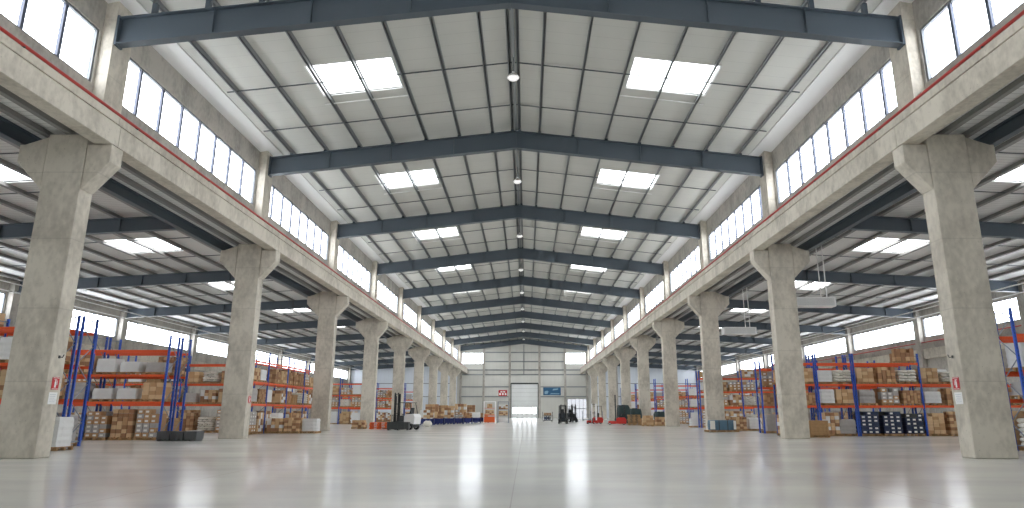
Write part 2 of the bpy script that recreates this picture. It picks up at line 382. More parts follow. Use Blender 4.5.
# ------------------------------------------------------------------ concrete columns and beams
xi,xo_=15.49,16.93; zn,ztl,ztt=9.34,10.42,11.10
for sg,side in ((-1,'left'),(1,'right')):
    
    for i,y in enumerate(COL):
        n=i  # 0 is behind the frame
        lab='concrete column with flared head, %s row, %s'%(side,'beside the camera, outside the frame' if n==0 else ('nearest the camera' if n==1 else '%s from the camera'%ORD[n-1]))
        t=thing('concrete_column',lab,'column',(sg*16.2,y,0),0,'%s row of concrete columns'%side)
        f=lambda pts:[(sg*(x-16.2),z) for x,z in pts]
        MB().prism(f([(xi,0),(xi,11.49),(xo_,11.49),(xo_,0)]),'y',-.37,.37).build('shaft',M['conc'],t,None,0,.035)
        h=MB(); h.prism(f([(xi-.02,zn+.02),(14.57,ztl),(14.57,ztt),(xi-.02,ztt)]),'y',-.35,.35); h.prism(f([(xo_+.02,zn+.02),(17.98,ztl),(17.98,ztt),(17.8,ztt),(xo_+.02,ztt+.3)]),'y',-.33,.33)
        h.build('bracket',M['conc'],t,None,0,.03)
    # long beam in segments, joint over every column
    yy=[YB]+COL[0:]+[YE]
    for i in range(len(yy)-1):
        a,b=yy[i]+.012,yy[i+1]-.012
        mb=MB(); mb.prism([(sg*14.57,11.12),(sg*15.24,11.12),(sg*15.24,12.33),(sg*14.66,12.33),(sg*14.66,12.03),(sg*14.82,12.03),(sg*14.82,11.93),(sg*14.57,11.93)],'y',a,b)
        o=mb.build('concrete_beam',M['conc'],None,None,0,.02)
        lab='long concrete beam of the %s arcade, %s'%(side,'over the camera' if i==0 else ('segment running up to the nearest column' if i==1 else 'segment past the %s column'%(ORD[i-2]) ))
        tag(o,lab,'beam','%s arcade beam segments'%side)
    # longitudinal steel girder on the outer brackets
    g=MB(); y=YB+.05
    g.box(sg*18.05-.15,sg*18.05+.15,YB+.05,YE-.05,ztt+.02,ztt+.07).box(sg*18.05-.03,sg*18.05+.03,YB+.05,YE-.05,ztt+.07,11.63).box(sg*18.05-.15,sg*18.05+.15,YB+.05,YE-.05,11.63,11.69)
    tag(g.build('steel_girder',M['steel']),'dark steel girder running lengthwise on the %s columns brackets'%side,'girder')
    o=MB().tube([(sg*14.66,YB+.1,12.40),(sg*14.66,YE-.1,12.40)],.055,10).build('sprinkler_pipe',M['red']); 
    for y in range(0,170,6):
        pass
    bm_=MB().box(*sorted((sg*14.62,sg*14.74)),-.03,.03,12.33,12.37).mesh('pipe_bracket',M['dark'])
    for k in range(2,28): put('pipe_bracket',bm_,o,(0,k*6,0))
    tag(o,'red pipe running along the top of the %s arcade beam'%side,'pipe')
    if sg<0: continue
    o=MB().tube([(sg*(XO-.32),YB+.1,9.0),(sg*(XO-.32),YE-.1,9.0)],.06,8).build('wall_pipe',M['red']); tag(o,'red pipe along the %s outer wall below its windows'%side,'pipe')
    bm_=MB().box(*sorted((sg*(XO-.32),sg*XO)),-.03,.03,8.93,8.96).mesh('pipe_bracket',M['dark'])
    for k in range(1,11): put('pipe_bracket',bm_,o,(0,k*16,0))

# ------------------------------------------------------------------ far end wall
zw=lambda x: ztop(x)+.24
W=MB()
def wallpoly(mb,x0,x1,z0,z1=None,m=0):
    za_,zb_=(zw(x0),zw(x1)) if z1 is None else (z1,z1)
    mb.prism([(x0,z0),(x1,z0),(x1,zb_),(x0,za_)],'y',YE,YE+.25,m)
wx=[-17.2,-16.2,-10.35,-3.45,0,3.9,10.65,16.4,17.2]
for a,b in zip(wx[:-1],wx[1:]):
    if (a,b) in ((-16.2,-10.35),(10.65,16.4)):
        if a>0:
            wallpoly(W,a,11.2,0,4.75); wallpoly(W,16.2,b,0,4.75); wallpoly(W,a,b,4.75,13.6)
        else: wallpoly(W,a,b,0,13.6)
        wallpoly(W,a,b,16.45)
    elif (a,b)==(-3.45,0): wallpoly(W,a,-3.2,0,8.45); wallpoly(W,a,b,8.45)
    elif (a,b)==(0,3.9): wallpoly(W,3.6,b,0,8.45); wallpoly(W,a,b,8.45)
    else: wallpoly(W,a,b,0)
back=struct(W.build('wall_back',M['endwall']))
for x in (-16.3,-10.35,-3.65,4.05,10.65,16.3):
    MB().box(x-.28,x+.28,YE-.35,YE,0,ztop(x)-1.1).build('wall_post',M['conc_wall'],back)
MB().box(-.1,.1,YE-.2,YE,10.9,18.6).build('wall_post',M['purlin'],back)
for z in (5.3,7.75,10.85,12.05,14.2,16.55):
    for a,b in ((-16.1,-10.55),(-10.15,-3.85),(-3.45,3.85),(4.25,10.45),(10.85,16.1)):
        if z in(5.3,7.75) and abs((a+b)/2)<1: continue
        if z==14.2 and abs(a+b)/2>12: continue
        if z==16.55 and abs(a+b)/2>12: continue
        MB().box(a,b,YE-.16,YE,z-.15,z+.15).build('wall_rail',M['purlin'],back)
for x0,x1,n in ((-16.2,-10.35,wn),(10.65,16.4,wn+1)):
    fr=MB(); fr.box(x0,x1,YE+.02,YE+.14,13.6,13.68).box(x0,x1,YE+.02,YE+.14,16.37,16.45).box(x0,x0+.08,YE+.02,YE+.14,13.68,16.37).box(x1-.08,x1,YE+.02,YE+.14,13.68,16.37)
    f=struct(fr.build('window_%d'%n,M['frame']))
    mu=MB()
    for k in range(1,5):
        x=x0+(x1-x0)*k/5; mu.box(x-.03,x+.03,YE+.05,YE+.11,13.68,16.37)
    mu.build('mullion',M['whitepaint'],f)
    MB().box(x0+.08,x1-.08,YE+.07,YE+.085,13.68,16.37).build('pane',M['pane'],f)
    portals.append((((x0+x1)/2,YE+.5,15.0),(x1-x0,2.8),'y',-1))
# sectional door
M['door']=panel_mat('sectional door',srgb(226,228,226),'Z',1.05,.03,.5)
d=MB()
x0,x1=-3.2,3.6
d.box(x0,x1,YE-.02,YE+.06,2.5,8.45); d.box(x0,x1,YE-.02,YE+.06,0,1.1)
lx=[x0+.35+k*(x1-x0-.7)/5 for k in range(6)]
d.box(x0,lx[0],YE-.02,YE+.06,1.1,2.5); d.box(lx[5],x1,YE-.02,YE+.06,1.1,2.5)
for k in range(1,5): d.box(lx[k]-.16,lx[k]+.16,YE-.02,YE+.06,1.1,2.5)
door=struct(d.build('door_1',M['door']))
MB().box(lx[0],lx[5],YE+.02,YE+.035,1.1,2.5).build('pane',M['pane'],door)
portals.append(((.2,YE+.5,1.8),(5.8,1.4),'y',-1))
fr=MB(); fr.box(x0-.25,x0,YE-.3,YE,0,8.7).box(x1,x1+.25,YE-.3,YE,0,8.7).box(x0,x1,YE-.3,YE,8.45,8.75)
fr.build('door_frame',M['dark'],door)
# white side door on the right
M['poly']=pane_mat('translucent door panel',(.285,.29,.297,1),.05)
dd=MB()
for k in range(5): dd.box(11.2+k,11.2+k+.06,YE,YE+.08,0,4.75)
dd.box(11.2,16.2,YE,YE+.08,4.67,4.75).box(16.14,16.2,YE,YE+.08,0,4.67)
d2=struct(dd.build('door_2',M['frame']))
MB().box(11.25,16.15,YE+.03,YE+.05,0,4.7).build('door_panel',M['poly'],d2)
MB().box(11.2,16.2,YE-.08,YE-.02,2.2,2.36).build('door_rail',M['purlin'],d2)
portals.append(((13.7,YE+.5,2.4),(5,4.6),'y',-1))
# aisle end walls and the wall behind the camera
for sg,side in ((-1,'left'),(1,'right')):
    a,b=sorted((sg*17.2,sg*45.5))
    mb=MB(); mb.prism([(a,0),(b,0),(b,atop(b)+.3),(a,atop(a)+.3)],'y',YE,YE+.25)
    o=struct(mb.build('wall_back_'+side,M['aisle_end']))
    for x in (24,31.5,39): MB().box(sg*x-.2,sg*x+.2,YE-.35,YE,0,atop(x)-.9).build('wall_post',M['conc_wall'],o)
    for z in (5.3,8.6): MB().box(min(sg*17.4,sg*44.9),max(sg*17.4,sg*44.9),YE-.1,YE,z-.09,z+.09).build('wall_rail',M['purlin'],o)
mb=MB(); F=lambda a,b,c,d: mb.box(a,b,YB-.25,YB,c,d)
mb.prism([(-17.2,16.2),(17.2,16.2),(17.2,zw(17.2)),(0,zw(0)),(-17.2,zw(17.2))],'y',YB-.25,YB)
F(-17.2,-12,0,16.2);F(12,17.2,0,16.2);F(-12,12,5,14);F(-12,-2.5,0,5);F(2.5,12,0,5);added_windows=[(-2.5,2.5,0,5),(-12,12,14,16.2)]
for sg in (-1,1):
    a,b=sorted((sg*17.2,sg*45.5)); mb.prism([(a,10),(b,10),(b,atop(b)+.3),(a,atop(a)+.3)],'y',YB-.25,YB)
    c,d_=sorted((sg*20.5,sg*42)); F(a,c,0,10);F(d_,b,0,10);F(c,d_,0,10)
struct(mb.build('wall_front',M['endwall']))
for k,(a,b,c,d_) in enumerate(added_windows):  # unseen glazing added to this wall to brighten the camera-facing column faces
    f=MB(); n=int((b-a)/2)
    for q in range(n+1):
        x=a+(b-a)*q/n; f.box(max(a,x-.06),min(b,x+.06),YB-.2,YB-.05,c,d_)
    for q in range(1,max(2,int((d_-c)/2.6))): z=c+(d_-c)*q/max(2,int((d_-c)/2.6)); f.box(a,b,YB-.19,YB-.06,z-.05,z+.05)
    f=struct(f.build('window_%d'%(60+k),M['frame'])); MB().box(a,b,YB-.13,YB-.12,c,d_).build('pane',M['pane'],f)
    portals.append((((a+b)/2,YB-.6,(c+d_)/2),(b-a,d_-c),'y',1))

# ------------------------------------------------------------------ goods and racks
M['kraft']=rand_tint(mat('kraft carton',srgb(186,148,108),.8,var=.08,vscale=2),.16)
M['kraft2']=rand_tint(mat('tan carton',srgb(208,176,136),.8,var=.08,vscale=2),.12)
M['kraft3']=rand_tint(mat('reddish brown carton',srgb(158,118,86),.8,var=.08,vscale=2),.15)
M['paper']=mat('white paper label',srgb(232,230,224),.7)
M['wrap']=rand_tint(mat('white stretch wrap',srgb(222,222,220),.35,var=.06,vscale=4,bump=.4,bscale=9),.08)
M['wrapgrey']=rand_tint(mat('grey stretch wrap',srgb(172,168,164),.35,var=.12,vscale=5,bump=.4,bscale=9),.12)
M['navy']=rand_tint(mat('dark blue carton',srgb(50,62,88),.6,var=.15,vscale=3),.2)
M['sack']=rand_tint(mat('woven white sack',srgb(220,216,206),.8,var=.06,vscale=5),.08)
M['teal']=mat('blue grey tarpaulin',srgb(86,118,138),.55,var=.15,vscale=3)
M['greycrate']=mat('dark grey plastic crate',srgb(86,88,88),.6,var=.1)

def pallet_mesh(w=1.2,d=1.0):
    mb=MB()
    for k in range(7): x=-w/2+.05+(w-.1)*k/6; mb.box(x-.05,x+.05,-d/2,d/2,.122,.144)
    for y in (-d/2+.05,0,d/2-.05):
        mb.box(-w/2,w/2,y-.05,y+.05,.1,.122); mb.box(-w/2,w/2,y-.05,y+.05,0,.022)
        for x in (-w/2+.07,0,w/2-.07): mb.box(x-.07,x+.07,y-.05,y+.05,.022,.1)
    return mb.mesh('pallet',M['wood'])
PAL=pallet_mesh()
def cartons(w,d,h,nx,ny,nz,mats,label=None,seed=0,gap=.012):
    r=random.Random(seed); mb=MB(); nm=len(mats)
    for k in range(nz):
        for i in range(nx):
            for j in range(ny):
                if 0<i<nx-1 and 0<j<ny-1 and k<nz-1: continue
                x0=-w/2+w*i/nx+gap+r.uniform(0,.01); x1=-w/2+w*(i+1)/nx-gap; y0=-d/2+d*j/ny+gap+r.uniform(0,.012); y1=-d/2+d*(j+1)/ny-gap-r.uniform(0,.012)
                z0=.146+h*k/nz; z1=.146+h*(k+1)/nz-.008
                if k==nz-1 and nz>2 and r.random()<.12: continue
                mb.box(x0,x1,y0,y1,z0,z1,r.choice(range(nm)))
                if label is not None:
                    cw=(x1-x0); ch=z1-z0
                    for yy,on in ((y0-.003,j==0),(y1+.003,j==ny-1)):
                        if on and r.random()<.8: mb.box(x0+cw*.2,x0+cw*.72,min(yy,yy+.002),max(yy,yy+.002),z0+ch*.25,z0+ch*.7,nm)
    return mb.mesh('cartons',mats+([M['paper']] if label is not None else []))
def wrapped(w,d,h,m,seed):
    """stretch wrapped block with softened, slightly uneven layers"""
    r=random.Random(seed); mb=MB(); n=20; nz=max(4,int(h/.12)); rings=[]
    for k in range(nz+1):
        z=.146+h*k/nz; e=0 if k<nz else .03; ins=.012*(k%2)+r.uniform(0,.01); ring=[]
        for q in range(n):
            t=2*math.pi*(q+.5)/n; c,s_=math.cos(t),math.sin(t); p=7
            rr=(abs(c)**p+abs(s_)**p)**(-1/p)
            ring.append(((w/2-ins-e)*rr*c+r.uniform(-.006,.006),(d/2-ins-e)*rr*s_+r.uniform(-.006,.006),z))
        rings.append(ring)
    vs=[v for g in rings for v in g]; fs=[(i*n+q,i*n+(q+1)%n,(i+1)*n+(q+1)%n,(i+1)*n+q) for i in range(nz) for q in range(n)]
    fs+= [tuple(range(n-1,-1,-1)),tuple(range(nz*n,nz*n+n))]
    mb.add(vs,fs,0); return mb.mesh('wrapped_goods',m)
def sacks(w,d,h,seed):
    r=random.Random(seed); mb=MB(); nz=max(2,round(h/.17))
    for k in range(nz):
        z=.146+h*(k+.5)/nz; a,b=(2,2) if k%2 else (3,1)
        for i in range(a):
            for j in range(b):
                cx=-w/2+w*(i+.5)/a+r.uniform(-.02,.02); cy=-d/2+d*(j+.5)/b; sx,sy,sz=w/a*.53,d/b*.52,h/nz*.56
                vs=[];n1,n2=6,10
                for p in range(n1+1):
                    ph=-math.pi/2+math.pi*p/n1
                    for q in range(n2):
                        th=2*math.pi*(q+.5)/n2; f=lambda v,e=.45: math.copysign(abs(v)**e,v)
                        vs.append((cx+sx*f(math.cos(ph))*f(math.cos(th)),cy+sy*f(math.cos(ph))*f(math.sin(th)),z+sz*math.sin(ph)))
                mb.add(vs,[(p*n2+q,p*n2+(q+1)%n2,(p+1)*n2+(q+1)%n2,(p+1)*n2+q) for p in range(n1) for q in range(n2)],0,True)
    return mb.mesh('sacks',M['sack'])
def wood_crate(w,d,h):
    mb=MB(); z0,z1=.146,.146+h; n=max(3,int(h/.17))
    mb.box(-w/2+.03,w/2-.03,-d/2+.03,d/2-.03,z0,z1-.03,1)
    for k in range(n):
        a=z0+h*k/n+.008; b=z0+h*(k+1)/n-.008
        mb.box(-w/2,w/2,-d/2,-d/2+.03,a,b).box(-w/2,w/2,d/2-.03,d/2,a,b).box(-w/2,-w/2+.03,-d/2+.03,d/2-.03,a,b).box(w/2-.03,w/2,-d/2+.03,d/2-.03,a,b)
    for x in (-w/2+.08,0,w/2-.08): mb.box(x-.05,x+.05,-d/2-.025,-d/2,z0,z1).box(x-.05,x+.05,d/2,d/2+.025,z0,z1)
    mb.box(-w/2,w/2,-d/2,d/2,z1-.03,z1); return mb.mesh('crate',[M['wood'],M['kraft3']])
KINDS={}
def kinds(h):
    key=round(h,2)
    if key not in KINDS:
        a=h/.3; nz=max(2,round(h/.24)); K={}
        K['kraft']=('brown carton',['cartons'],[cartons(1.15,.98,h,4,3,nz+(h>.9),[M['kraft'],M['kraft2'],M['kraft3']],None,s,.014) for s in (1,2)])
        K['tan']=('tan carton',['cartons'],[cartons(1.12,.96,h*.93,3,2,max(2,nz),[M['kraft2'],M['kraft2'],M['kraft']],None,3)])
        K['label']=('white-labelled carton',['cartons'],[cartons(1.15,.98,h,3,2,nz,[M['kraft'],M['wrapgrey']],1,s) for s in (4,5)])
        K['small']=('small reddish carton',['cartons'],[cartons(1.15,.98,h*.85,5,3,nz+1,[M['kraft3'],M['kraft']],None,6)])
        K['mixed']=('brown and white carton',['cartons'],[cartons(1.15,.98,h*.95,4,2,nz,[M['kraft3'],M['wrap'],M['kraft2']],None,s) for s in (7,8)])
        K['white']=('white-wrapped',['wrapped_goods'],[wrapped(1.16,.98,h*.92,M['wrap'],s) for s in (9,10)])
        K['grey']=('grey-wrapped',['wrapped_goods'],[wrapped(1.14,.97,h*.85,M['wrapgrey'],11)])
        K['sack']=('white sack',['sacks'],[sacks(1.15,.98,h*.8,12)])
        K['navy']=('dark blue carton',['cartons'],[cartons(1.15,.98,h,3,2,nz,[M['navy'],M['navy'],M['dark']],1,s) for s in (13,14)])
        K['crate']=('slatted wooden crate',['crate'],[wood_crate(1.12,.95,h*.8)])
        KINDS[key]=K
    return KINDS[key]
def load(kind,h,loc,where,group,rz=0,sx=1.0):
    look,pn,ms=kinds(h)[kind]; me=ms[R.randrange(len(ms))]
    t=thing('pallet_load','%s load, %s'%(look,where),'pallet load',loc,rz,group)
    put('pallet',PAL,t); g=put(pn[0],me,t)
    if sx!=1: t.scale=(sx,1,1)
    return t
HID={'LA':[0,1,2,3,4,5,104,105,203,204,1001,1002,1003,1004,1005,1101,1103,1104,1105,1201,1202,1203,1204,1205,1301],'LB':[5,6,8,104,105,106,107,108,205,208,1006,1007,1008,1108,1204,1205,1206,1208],'LL':[10,11,211],'LC':[4,6,7,104,105,106,107,108],'LD':[0,4,5,6,8,100,104,200,204],'LE':[0,4,7,8,100,106,107,108,200,208],'LF':[0,2,3,6,7,100,102,103,106,108,200,202,206],'RA':[1,2,3,4,5,101,102,103,104,105,202,203,204,205,302,1002,1003,1004,1005,1100,1101,1102,1103,1104,1200,1204,1205],'RB':[5,6,8,105,106,108,205,206,208,1005,1006,1007,1008,1107,1108,1206,1207],'RC':[1,5,105,201,203,204],'RE':[6,105,107,108,206,208],'RF':[0,1,5,7,101,105,106,201,205],'RG':[0,2,4,7,8,103,108,203,208,308],'RH':[0,1,2,4,5,6,8,100,103,105,106,107,108,200,202,206,306]}   # loads hidden behind others or outside the frame
SKIP={(t,q//1000,q//100%10,q%100) for t,v in HID.items() for q in v}
MIX=['kraft']*5+['tan']*4+['label']*3+['small']*2+['mixed']*4+['white']*4+['grey']*2+['sack']*2+['crate']+['navy']
LV={0:'floor level',1:'first level',2:'second level',3:'top level'}
PM={}
def post_mesh(h):
    if h not in PM:
        mb=MB(); mb.box(-.05,.05,-.04,-.032,0.012,h).box(-.05,-.042,-.04,.04,0.012,h).box(.042,.05,-.04,.04,0.012,h).box(-.042,-.02,.032,.04,.012,h).box(.02,.042,.032,.04,.012,h); mb.box(-.075,.075,-.07,.07,0,.012)
        # adjustment slots read as darker strip at the face
        k=.2
        while k<h-.1: mb.box(-.012,.012,-.0425,-.04,k,k+.05,1); k+=.15
        PM[h]=mb.mesh('upright_post',[M['post'],M['dark']])
    return PM[h]
def brace_mesh(h,d):
    if ('b',h,d) not in PM:
        mb=MB(); z=.25; s_=1
        while z<h-.9:
            a,b=(.05,d-.05) if s_>0 else (d-.05,.05)
            mb.bar((0,a,z),(0,b,z+.8),.03,.03); z+=.85; s_=-s_
        for z in (.2,h-.15): mb.bar((0,.05,z),(0,d-.05,z),.03,.04)
        PM[('b',h,d)]=mb.mesh('brace',M['galv'])
    return PM[('b',h,d)]
def beam_mesh(L):
    if ('m',L) not in PM:
        mb=MB(); mb.box(.055,L-.055,-.025,.025,-.13,0); mb.box(.05,.06,-.04,.04,-.2,.03).box(L-.06,L-.05,-.04,.04,-.2,.03)
        mb.box(.06,L-.06,-.03,-.025,-.1,-.03)
        PM[('m',L)]=mb.mesh('beam',M['beam'])
    return PM[('m',L)]
POS=[]
def rack(tag_,phrase,origin,rz,sg,bays,L,levels,H,faces=2,depth=1.05,goods=None,density=.97,lvl_fn=None,toph=.0,back=.5,top=.12):
    """one rack line (faces=2: two back to back), u runs from the nave end"""
    rr=random.Random(sum(ord(c) for c in tag_)*17)
    rot=Matrix.Rotation(rz,4,'Z')
    for f in range(faces):
        v0=f*(depth+.25)
        side='' if faces==1 else (' front side' if f==0 else ' rear side')
        rb=thing('pallet_rack','blue and orange pallet rack, %s%s'%(phrase,side),'pallet rack',Vector(origin)+rot@Vector((0,v0,0)),rz,'pallet racks')
        for b in range(bays+1):
            hh=H
            for v in (.04,depth-.04): put('upright_post',post_mesh(hh),rb,(sg*b*L,v,0))
            put('brace',brace_mesh(hh,depth),rb,(sg*b*L,0,0))
        for b in range(bays):
            for li,z in enumerate(levels):
                if lvl_fn and not lvl_fn(b,li): continue
                for v in (.03,depth-.03):
                    x0=b*L if sg>0 else -(b+1)*L
                    put('beam',beam_mesh(L),rb,(x0,v,z))
        n=3 if L>3.5 else 2
        for b in range(bays):
            for li in range(len(levels)+1):
                if li>0 and lvl_fn and not lvl_fn(b,li-1): continue
                z=0 if li==0 else levels[li-1]
                nz=levels[li] if li<len(levels) else z+1.2
                if lvl_fn and li<len(levels) and not lvl_fn(b,li): nz=z+1.4
                for k in range(n):
                    idx=b*n+k
                    key=(tag_,f,li,idx)
                    rnd=rr.random(); kd=rr.choice(MIX); hh=rr.choice([.8,.95,1.05,1.05] if li else [1.25,1.38,1.5]); hh=min(hh,nz-z-.38)
                    if li==len(levels): hh=rr.choice([.62,.8]); 
                    hh=[q for q in (.62,.8,.95,1.05,1.25,1.38,1.5) if q<=hh+.001] or [.62]; hh=hh[-1]
                    if goods and key[1:] in goods: 
                        g=goods[key[1:]]
                        if g is None: continue
                        kd,hh=g
                    else:
                        lim=density if f==0 else back
                        if li==len(levels): lim=top
                        if rnd>lim: continue
                    if key in SKIP: continue
                    u=b*L+L*(k+.5)/n; jit=rr.uniform(-.05,.05)
                    p=Vector(origin)+rot@Vector((sg*u+jit,v0+depth/2,z+.001))
                    w='%s, %s%s, %s from %s'%(LV[li],phrase,side.replace(' side',''),ORD[idx],('nave end' if rz==0 else 'near end'))
                    t=load(kd,hh,p,w,'pallet loads in the %s'%phrase,rz+rr.uniform(-.03,.03))
LL=(2.05,3.55,5.0); RL=(1.9,3.25,4.6)
g={}
for k,v in {0:('label',1.5),1:('kraft',1.5),2:('label',1.38)}.items(): g[(0,0,k)]=v
for k,v in {0:('tan',.95),1:('white',.62),2:('white',.62)}.items(): g[(0,1,k)]=v
for k,v in {0:('grey',.62),1:('white',.62),2:('white',.8)}.items(): g[(0,2,k)]=v
rack('LA','nearest left rack',(-19.5,28.45,0),0,-1,2,4.2,(2.05,3.55,5.1),5.75,2,density=.9,back=.8,top=.3)
rack('LB','second left rack',(-19.35,37.0,0),0,-1,3,4.2,(2.05,3.52,4.88),5.7,2,goods=g,top=.1)
rack('LL','left lengthwise rack',(-18.1,44.6,0),math.pi/2,1,4,4.0,LL,5.7,1,top=.1,density=.92)
rack('LC','third left rack',(-21.0,50.0,0),0,-1,3,4.2,LL,5.7,1)
rack('LD','fourth left rack',(-18.8,85,0),0,-1,3,4.2,LL,5.8,1)
rack('LE','fifth left rack',(-17.9,102,0),0,-1,3,4.2,LL,5.8,1)
rack('LF','farthest left rack',(-18.2,119,0),0,-1,3,4.2,LL,5.8,1)
rack('RA','nearest right rack',(20.3,26.3,0),0,1,2,4.2,(2.0,3.1,4.55),5.6,2,density=.9,back=.8)
g={(0,0,0):('navy',1.38),(0,0,1):('navy',1.38),(0,0,2):('navy',1.25),(0,0,3):('tan',1.38),(0,0,4):('kraft',1.38),(0,3,1):None,(0,3,2):('kraft',.8)}
rack('RB','second right rack',(22.0,43.2,0),0,1,3,4.25,RL,5.2,2,goods=g,lvl_fn=lambda b,l: not(b>=1 and l==2),top=.0)
rack('RN','narrow right rack',(19.55,43.2,0),0,1,1,2.3,RL,5.2,1,goods={(0,0,1):('grey',1.05)},top=.0)
rack('RM','short right rack',(17.1,43.2,0),0,1,1,2.3,RL,5.2,1,top=.0)
rack('RC','third right rack',(17.9,48.9,0),0,1,2,4.25,RL,5.2,1,density=.7)
rack('RE','fourth right rack',(17.8,66,0),0,1,3,4.2,(2.0,3.45,4.75),5.5,1,top=.3)
rack('RF','fifth right rack',(17.5,87,0),0,1,3,4.2,(2.0,3.45,4.85),5.7,1)
rack('RG','sixth right rack',(17.6,103,0),0,1,3,4.2,(2.0,3.45,4.85),5.7,1)
rack('RH','farthest right rack',(17.6,119,0),0,1,3,4.2,(2.0,3.45,4.85),5.7,1)

# ------------------------------------------------------------------ goods standing on the floor
def fl(kind,h,x,y,txt,rz=0,sx=1.0):
    look,pn,ms=kinds(h)[kind]
    t=thing('pallet_load',txt,'pallet load',(x,y,.001),rz,'pallet loads standing along the nave')
    put('pallet',PAL,t); put(pn[0],ms[0],t); t.scale=(sx,1,1); return t
fl('white',1.25,-18.45,27.4,'white-wrapped pallet load on the floor beside the nearest left column',0,1.05)
fl('mixed',.95,-17.3,48.9,'brown and white carton load on the floor before left lengthwise rack, leftmost of three',0,1.0)
fl('kraft',.95,-16.1,48.95,'brown carton load on the floor before left lengthwise rack, middle of three',0,1.0)
fl('white',.95,-14.9,49.1,'white-wrapped load on the floor before left lengthwise rack, rightmost of three',0,1.0)
fl('crate',1.05,18.35,41.3,'slatted wooden crate on a pallet right of the second right column')
fl('kraft',.95,18.1,55.6,'brown carton pallet load right of the blue tarpaulin load, against the racks')
fl('white',.95,19.5,55.9,'white-wrapped pallet load beside the brown cartons behind the blue tarpaulin load')
fl('white',.8,17.6,67.6,'short white-wrapped pallet load behind the third right column')
fl('tan',.95,19.0,68.4,'tan carton pallet load behind the third right column')
fl('tan',1.05,13.8,73.2,'tan carton pallet load in front of the fifth right column')
fl('kraft',.8,15.6,75.0,'low brown carton pallet load beside the fifth right column')
fl('kraft',.62,-14.55,61.8,'low brown carton pallet load left of the fourth left column')
for k in range(3):
    # low dark plastic crates near the second left column
    t=thing('plastic_crate','low dark grey plastic crate in front of second left rack, %s from the column'%ORD[2-k],'crate',(-18.45+k*.72,36.2,0),0,'dark grey crates by the second left column')
    mb=MB(); w,d,h=.66,.8,.5
    mb.box(-w/2,w/2,-d/2,d/2,.1,.13)
    for a,b,c,e in ((-w/2,w/2,-d/2,-d/2+.03),(-w/2,w/2,d/2-.03,d/2),(-w/2,-w/2+.03,-d/2+.03,d/2-.03),(w/2-.03,w/2,-d/2+.03,d/2-.03)): mb.box(a,b,c,e,.13,h)
    for q in range(5): x=-w/2+.1+q*(w-.2)/4; mb.box(x-.015,x+.015,-d/2-.02,-d/2,.13,h-.06)
    mb.box(-w/2-.02,w/2+.02,-d/2-.025,-d/2,h-.06,h).box(-w/2-.02,w/2+.02,d/2,d/2+.025,h-.06,h)
    mb.build('crate_body',M['greycrate'],t)
    for x in (-w/2+.08,0,w/2-.08): MB().box(x-.05,x+.05,-d/2+.02,d/2-.02,0,.1).build('skid',M['greycrate'],t)
    cartons_=MB().box(-w/2+.06,w/2-.06,-d/2+.06,d/2-.06,.131,h-.05+.04*k).build('packed_goods',M['wrapgrey'] if k!=1 else M['kraft2'],t)
# blue tarpaulin covered load on a wheeled base
t=thing('covered_load','blue grey tarpaulin covered load on a pallet before the third right column','covered load',(15.75,52.3,.001))
for x in (-.62,.62): put('pallet',PAL,t,(x,0,0)).scale=(.98,1,1)
r2=random.Random(5); mb=MB(); n=28; ring=[]
for kz,(z,e) in enumerate(((.146,0),(.35,.015),(.6,0),(.8,.02),(.88,.07))):
    for q in range(n):
        a=2*math.pi*(q+.5)/n; c,s_=math.cos(a),math.sin(a); rr=(abs(c)**6+abs(s_)**6)**(-1/6)
        ring.append((( .98-e)*rr*c+r2.uniform(-.02,.02),(.5-e)*rr*s_+r2.uniform(-.02,.02),z))
mb.add(ring,[(i*n+q,i*n+(q+1)%n,(i+1)*n+(q+1)%n,(i+1)*n+q) for i in range(4) for q in range(n)]+[tuple(range(n-1,-1,-1)),tuple(range(4*n,5*n))])
mb.build('tarpaulin',M['teal'],t); MB().box(-.99,-.62,-.53,-.515,.2,.84).build('white_sheet',M['paper'],t); MB().box(.8,.99,-.53,-.515,.2,.84).build('white_sheet',M['paper'],t)
for x in (-.3,.35): MB().box(x-.025,x+.025,-.53,-.51,.15,.87).build('strap',M['dark'],t)

# stack of orange plastic pallets by the fourth left column
for k in range(4):
    t=MB(); w,d=1.55,1.1; t.box(-w/2,w/2,-d/2,d/2,.11,.145)
    for x in (-w/2+.1,0,w/2-.1):
        for y in (-d/2+.08,0,d/2-.08): t.box(x-.09,x+.09,y-.07,y+.07,.02,.11)
    for y in (-d/2+.08,0,d/2-.08): t.box(-w/2,w/2,y-.07,y+.07,0,.02)
    o=t.build('plastic_pallet',M['orange'],None,(-12.55+(k%2)*.03,60.9,.001+k*.147),.02*(k%2))
    tag(o,'orange plastic pallet, %s of the stack by the forklift'%('bottom one' if k==0 else 'top one' if k==3 else ORD[k]+' from bottom'),'pallet','stacked orange pallets')
